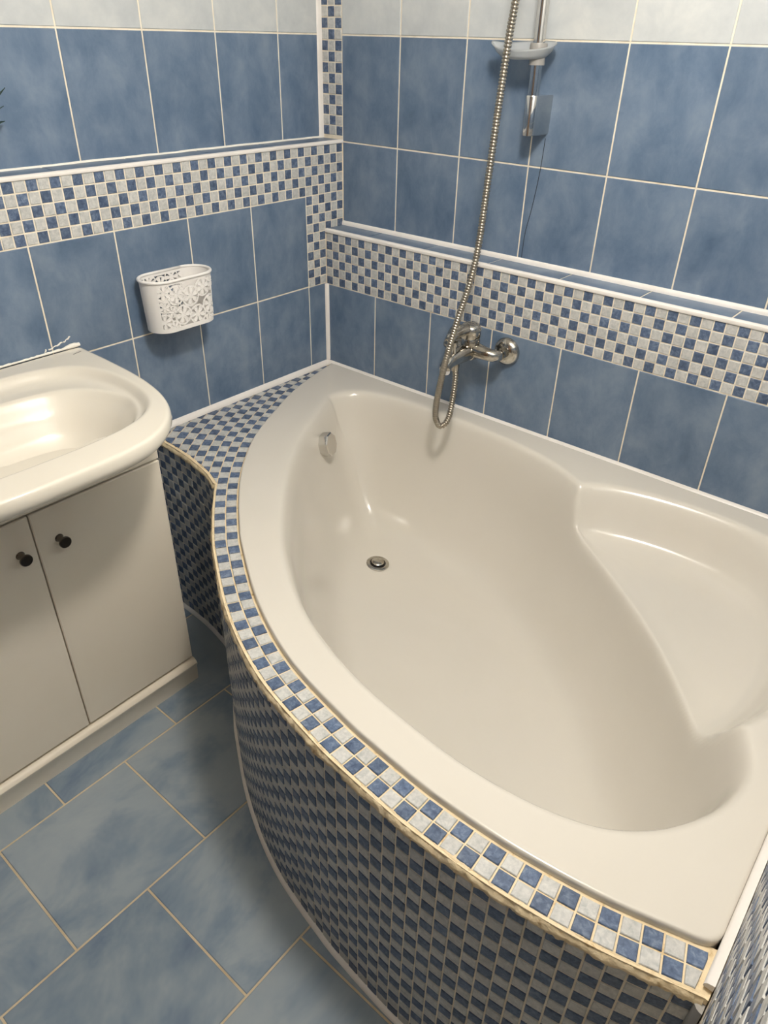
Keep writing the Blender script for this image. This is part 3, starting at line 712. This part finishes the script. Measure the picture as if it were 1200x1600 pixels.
# ------------------------------------------------------------------ shower rail, soap dish
rail = empty('shower_rail', (0, 0, 0))
tag(rail, 'chrome upright shower rail fixed to the blue tiles', 'shower rail')
RA, RB = Vector((0.6175, -0.058, 2.0)), Vector((0.6225, -0.058, 1.29)); rdir = (RB - RA).normalized()
mb = MB(); mb.tube([tuple(RA), tuple(RB)], 0.0125, 28); mb.build('pole', 'chrome', rail, auto=40)
def bracket(c, down):
    """wall bracket: rounded sleeve around the pole that widens to the wall"""
    zt0, zt1 = 0.0, -0.078; prof = []
    outl = lambda f: [(-0.0165, -0.058 * f + 0.0), ] 
    mb = MB(); sec = []
    for a in np.linspace(math.pi, 2 * math.pi, 13): sec.append((0.0160 * math.cos(a), -0.058 + 0.0160 * math.sin(a)))
    sec += [(0.0160, -0.04), (0.0165, -0.02), (0.018, 0.0), (-0.016, 0.0), (-0.016, -0.03)]
    n = len(sec); vs = []
    for (zz_, sc, off) in ((0.0, 0.94, 0), (-0.003, 1.0, 0), (-0.074, 0.95, 0.0), (-0.078, 0.88, 0.0)):
        for (x, y) in sec: vs.append((c[0] + x * sc + off + 0.0, min(y * (0.985 if sc < 1 else 1), 0.0), c[2] + zz_))
    fs = [(r * n + k, r * n + (k + 1) % n, (r + 1) * n + (k + 1) % n, (r + 1) * n + k) for r in range(3) for k in range(n)] + [tuple(range(n - 1, -1, -1)), tuple(range(3 * n, 4 * n))]
    fs = [f[::-1] for f in fs]
    mb.add(vs, fs); return mb.build('wall_bracket', 'chrome', rail, auto=35)
pz = lambda z: RA + (RB - RA) * ((RA.z - z) / (RA.z - RB.z))
bracket((pz(1.352).x, -0.058, 1.357), True)
dish = empty('soap_dish', (0, 0, 0))
tag(dish, 'frosted translucent plastic soap dish clipped on the shower rail', 'soap dish')
dc = pz(1.447)
mb = MB(); mb.lathe([(0.0127, 0.006), (0.0175, 0.006), (0.0185, 0.002), (0.0185, -0.010), (0.0165, -0.016), (0.0165, -0.034), (0.0127, -0.034)], dc, -rdir, 30); mb.build('collar', 'grey_plastic', dish, auto=35)
# shell: leaf-shaped tray, tip to the left
ol = crom([(-0.115, -0.062), (-0.085, -0.088), (-0.04, -0.102), (0.0, -0.095), (0.027, -0.075), (0.033, -0.050), (0.022, -0.026), (-0.02, -0.022), (-0.06, -0.034), (-0.09, -0.050)], 8, True)
oc2 = np.array([-0.022, -0.062]); no = len(ol); vs = []
ringsd = [(1.0, 0.0), (0.96, -0.003), (0.88, -0.012), (0.72, -0.021), (0.4, -0.0245), (0.05, -0.025)]
def rimz(p): return 0.006 * max(0, (-p[0] - 0.07) / 0.045) ** 1.5 + (p[1] + 0.06) * 0.22 - 0.006
for (s, dz_) in ringsd:
    for p in ol:
        q = oc2 + s * (p - oc2); vs.append((dc.x + q[0], q[1], dc.z + 0.008 + dz_ + rimz(q) * s))
mtop = len(vs)
for (s, dz_) in ringsd:
    for p in ol:
        q = oc2 + s * 0.985 * (p - oc2) if s < 1 else oc2 + 1.012 * (p - oc2); vs.append((dc.x + q[0], q[1], dc.z + 0.008 + dz_ - 0.0028 + rimz(q) * s))
fs = []
for b0, fl_ in ((0, False), (mtop, True)):
    for r in range(len(ringsd) - 1):
        for k in range(no):
            f = (b0 + r * no + k, b0 + r * no + (k + 1) % no, b0 + (r + 1) * no + (k + 1) % no, b0 + (r + 1) * no + k); fs.append(f[::-1] if fl_ else f)
    f = tuple(b0 + (len(ringsd) - 1) * no + k for k in range(no)); fs.append(f[::-1] if fl_ else f)
fs += [(k, mtop + k, mtop + (k + 1) % no, (k + 1) % no) for k in range(no)]
tr = mk('tray', vs, fs, 'soap_plastic', dish, True)

# hairline crack below the rail
mb = MB(); cp = crom([(0.634, 0, 1.27), (0.631, 0, 1.20), (0.622, 0, 1.12), (0.612, 0, 1.06), (0.610, 0, 1.0)], 8); mb.tube([(x, -0.0002, z) for x, y, z in cp], 0.0007, 5); mb.build('crack', 'black', wall_back)

# ------------------------------------------------------------------ hanging basket
bk = empty('wall_basket', (0, 0, 0))
tag(bk, 'white plastic basket with floral cut-outs hung on the blue tiles', 'basket')
BY, BZT, BZB = -0.642, 0.976, 0.857
def stadium(w_, d_, n=16):
    """half-length w_, half-depth d_; points (x depth, y), starts at the back"""
    r = d_; s = w_ - r; o = []
    for a in np.linspace(-math.pi / 2, math.pi / 2, n): o.append((r * math.sin(a) * 1.0, s + r * math.cos(a)))
    for a in np.linspace(math.pi / 2, 3 * math.pi / 2, n): o.append((r * math.sin(a), -s + r * math.cos(a)))
    return np.array(o)
WT, DT, WB, DB = 0.0925, 0.0445, 0.0875, 0.0415
XB = 0.050
def bpt(side, y, f):
    """point on the flat front (side=1) or back (side=-1); f 0 bottom .. 1 top"""
    d_ = DB + (DT - DB) * f; return (XB + side * d_, BY + y, BZB + (BZT - BZB) * f)
def solid_end(sgn):
    n = 14; a0 = -math.pi / 2 + (0.0 if sgn > 0 else 0.5); a1 = math.pi / 2 - (WRAP if sgn > 0 else WRAP0)
    lv_ = 8; th = 0.0022; vs = []; fs = []
    for lay in (0, 1):
        for j in range(lv_ + 1):
            f = j / lv_; w_, d_ = WB + (WT - WB) * f, DB + (DT - DB) * f
            # rounded foot
            rr = 0.0
            s = w_ - d_; r = d_ - th * lay - rr
            for a in np.linspace(a0, a1, n): vs.append((XB + r * math.sin(a), BY + sgn * (s + r * math.cos(a)), BZB + (BZT - BZB) * f))
    L_ = (lv_ + 1) * n
    for lay in (0, 1):
        for j in range(lv_):
            for k in range(n - 1):
                a = lay * L_ + j * n + k; f = (a, a + 1, a + n + 1, a + n); fs.append(f if (lay == 0) == (sgn < 0) else f[::-1])
    mb = MB(); mb.add(vs, fs); return mb
flowers = [(-0.066, 0.80, 0.018), (-0.070, 0.22, 0.018), (-0.066, 0.52, 0.013), (-0.034, 0.72, 0.021), (0.006, 0.64, 0.022), (0.043, 0.76, 0.020), (-0.020, 0.30, 0.021), (0.022, 0.24, 0.021), (0.062, 0.38, 0.021), (-0.047, 0.10, 0.014), (0.052, 0.05, 0.014), (0.074, 0.80, 0.018), (-0.012, 1.02, 0.012), (-0.048, 0.42, 0.012), (0.083, 0.12, 0.016)]
HB = BZT - BZB
def is_hole(y, f, flowers):
    if f < 0.09 or f > 0.93: return False
    z = f * HB
    best = None
    for (fy, ff, R) in flowers:
        d = math.hypot(y - fy, z - ff * HB)
        if best is None or d / R < best[0]: best = (d / R, fy, ff, R)
    q, fy, ff, R = best
    an = math.atan2(z - ff * HB, y - fy)
    pet = abs(math.sin(an * 3.0 + fy * 90))
    if q < 0.22: return False
    if q < 0.95: return pet < 0.30 + 0.42 * (q - 0.22) and q > 0.34        # gaps between petals
    return q > 1.12
def contour(side, s, f):
    """walk along the outline: s from -hw (flat) past +hw round the end"""
    w_, d_ = WB + (WT - WB) * f, DB + (DT - DB) * f; hw = w_ - d_
    if s < -hw:
        a = math.pi / 2 - (-s - hw) / d_
        return (XB + side * d_ * math.sin(a), BY - hw - d_ * math.cos(a)), (side * math.sin(a), -math.cos(a))
    if s <= hw: return (XB + side * d_, BY + s), (side, 0)
    a = math.pi / 2 - (s - hw) / d_
    return (XB + side * d_ * math.sin(a), BY + hw + d_ * math.cos(a)), (side * math.sin(a), math.cos(a))
def lattice(side, wrap, wrap0, holes):
    ny, nz = 100, 72; th = 0.0022; vs = []; fs = []; idx = {}
    def sy(i, f):
        hw = (WB - DB) + ((WT - DT) - (WB - DB)) * f; d_ = DB + (DT - DB) * f
        return -hw - wrap0 * d_ + (2 * hw + (wrap + wrap0) * d_) * i / ny
    def vid(i, j, l):
        k = (i, j, l)
        if k not in idx:
            f = j / nz; (x, y), (nx, ny_) = contour(side, sy(i, f), f)
            idx[k] = len(vs); vs.append((x - nx * th * l, y - ny_ * th * l, BZB + HB * f))
        return idx[k]
    solid = np.ones((ny, nz), bool)
    for i in range(1, ny - 1):
        for j in range(nz):
            f = (j + 0.5) / nz; solid[i, j] = not is_hole(sy(i + 0.5, f), f, holes)
    for i in range(ny):
        for j in range(nz):
            if not solid[i, j]: continue
            f = (vid(i, j, 0), vid(i + 1, j, 0), vid(i + 1, j + 1, 0), vid(i, j + 1, 0)); fs.append(f if side > 0 else f[::-1])
            f = (vid(i, j, 1), vid(i, j + 1, 1), vid(i + 1, j + 1, 1), vid(i + 1, j, 1)); fs.append(f if side > 0 else f[::-1])
            for (di, dj, e) in ((-1, 0, ((i, j), (i, j + 1))), (1, 0, ((i + 1, j + 1), (i + 1, j))), (0, -1, ((i + 1, j), (i, j))), (0, 1, ((i, j + 1), (i + 1, j + 1)))):
                a, c = i + di, j + dj
                if 0 <= a < ny and 0 <= c < nz and not solid[a, c]:
                    f = (vid(*e[0], 0), vid(*e[1], 0), vid(*e[1], 1), vid(*e[0], 1)); fs.append(f if side > 0 else f[::-1])
    mb = MB(); mb.add(vs, fs); return mb
WRAP, WRAP0 = 1.0, 0.75
back_flowers = [(-0.046, 0.84, 0.017), (-0.014, 0.76, 0.017), (0.018, 0.85, 0.017), (0.050, 0.78, 0.016), (-0.036, 0.48, 0.017), (-0.002, 0.42, 0.018), (0.034, 0.50, 0.017), (-0.05, 0.16, 0.016), (-0.016, 0.10, 0.017), (0.018, 0.18, 0.017), (0.05, 0.14, 0.016)]
lattice(1, WRAP, WRAP0, flowers).build('floral_panel', 'white_plastic', bk); lattice(-1, 0.0, 0.5, back_flowers).build('floral_panel', 'white_plastic', bk)
# raised outlines of the petals on the front
mb = MB()
for (fy, ff, R) in flowers:
    for k in range(6):
        a0 = k * math.pi / 3 + math.pi / 6 - fy * 30; p_ = []
        for t_ in np.linspace(0, 2 * math.pi, 13):
            r_ = R * (0.56 + 0.36 * math.cos(t_)); an = a0 + 0.36 * math.sin(t_)
            y, z = fy + r_ * math.cos(an), ff * HB + r_ * math.sin(an)
            f = z / HB
            if 0.07 < f < 0.93 and -0.074 < y < 0.088:
                (qx, qy), (nx, ny_) = contour(1, y, f); p_.append((qx + nx * 0.0002, qy + ny_ * 0.0002, z + BZB))
        if len(p_) > 4: mb.tube(p_, 0.0008, 5)
mb.build('petal_relief', 'white_plastic', bk, True)
solid_end(1).build('end_wall', 'white_plastic', bk, True); solid_end(-1).build('end_wall', 'white_plastic', bk, True)
st = stadium(WT, DT + 0.0, 20); path = [(XB + p[0], BY + p[1], BZT) for p in st]; path.append(path[0])
mb = MB(); mb.tube(path, 0.0036, 10); mb.build('rim', 'white_plastic', bk, True)
st = stadium(WB - 0.003, DB - 0.003, 20); mb = MB(); n = len(st)
mb.add([(XB + p[0], BY + p[1], BZB) for p in st] + [(XB + p[0], BY + p[1], BZB + 0.003) for p in st], [tuple(range(n))[::1], tuple(range(2 * n - 1, n - 1, -1))] + [(k, n + k, n + (k + 1) % n, (k + 1) % n) for k in range(n)]); mb.build('base', 'white_plastic', bk)
st = stadium(WB - 0.0030, DB - 0.0030, 20); path = [(XB + p[0], BY + p[1], BZB + 0.004) for p in st]; path.append(path[0]); mb = MB(); mb.tube(path, 0.0034, 8); mb.build('foot_rim', 'white_plastic', bk, True)
for s in (-1, 1):
    mb = MB(); mb.lathe([(0.017, 0.0), (0.016, 0.0015), (0.008, 0.004), (0.005, 0.007)], (0.0005, BY + s * 0.045, 0.945), (1, 0, 0), 20); mb.build('suction_cup', 'white_plastic', bk, True)

# ------------------------------------------------------------------ potted plant at the edge of the picture, on the left ledge
pl = empty('potted_plant', (-0.037, -0.984, ZL))
tag(pl, 'dark green leaf tips of a small plant on the left ledge at the picture edge', 'plant')
mb = MB(); mb.lathe([(0.022, 0.0), (0.031, 0.055), (0.034, 0.056), (0.034, 0.066), (0.030, 0.066), (0.029, 0.056), (0.001, 0.055)], (0, 0, 0.001), (0, 0, 1), 28); mb.build('pot', 'terracotta', pl, auto=40)
def leaf(base, tip, wd, droop):
    b0, t0 = Vector(base), Vector(tip); d = t0 - b0; sd = d.cross(Vector((0, 0, 1))).normalized(); nrm = sd.cross(d).normalized(); vs = []; fs = []
    for k in range(9):
        f = k / 8; c = b0 + d * f + Vector((0, 0, droop * math.sin(math.pi * f))); w_ = wd * math.sin(math.pi * min(1, 0.06 + f * 0.94)) ** 0.8
        vs += [c - sd * w_ - nrm * 0.0006, c + nrm * w_ * -0.25, c + sd * w_ - nrm * 0.0006]
    for k in range(8):
        a = 3 * k; fs += [(a, a + 1, a + 4, a + 3), (a + 1, a + 2, a + 5, a + 4)]
    o = mk('leaf', vs, fs, 'leaf', pl, True); o.modifiers.new('thickness', 'SOLIDIFY').thickness = 0.0007
for (tx, ty, tz_, wd) in ((0.004, 0.078, 0.148, 0.010), (-0.022, 0.076, 0.090, 0.017), (0.03, 0.055, 0.12, 0.012), (0.03, -0.03, 0.14, 0.013), (-0.015, -0.06, 0.12, 0.014), (0.035, 0.01, 0.10, 0.014), (-0.02, 0.02, 0.16, 0.012)):
    leaf((0, 0, 0.055), (tx, ty, tz_), wd, 0.012)

# ------------------------------------------------------------------ ceiling lamp
lm = empty('ceiling_lamp', (LAMP[0], LAMP[1], ZC))
tag(lm, 'white round ceiling lamp holder above the bathtub', 'lamp')
mb = MB(); mb.lathe([(0.06, 0.0), (0.06, -0.012), (0.05, -0.018), (0.026, -0.020), (0.024, -0.029), (0.001, -0.029)], (0, 0, 0), (0, 0, 1), 40); mb.build('ceiling_rose', 'white_plastic', lm, auto=40)
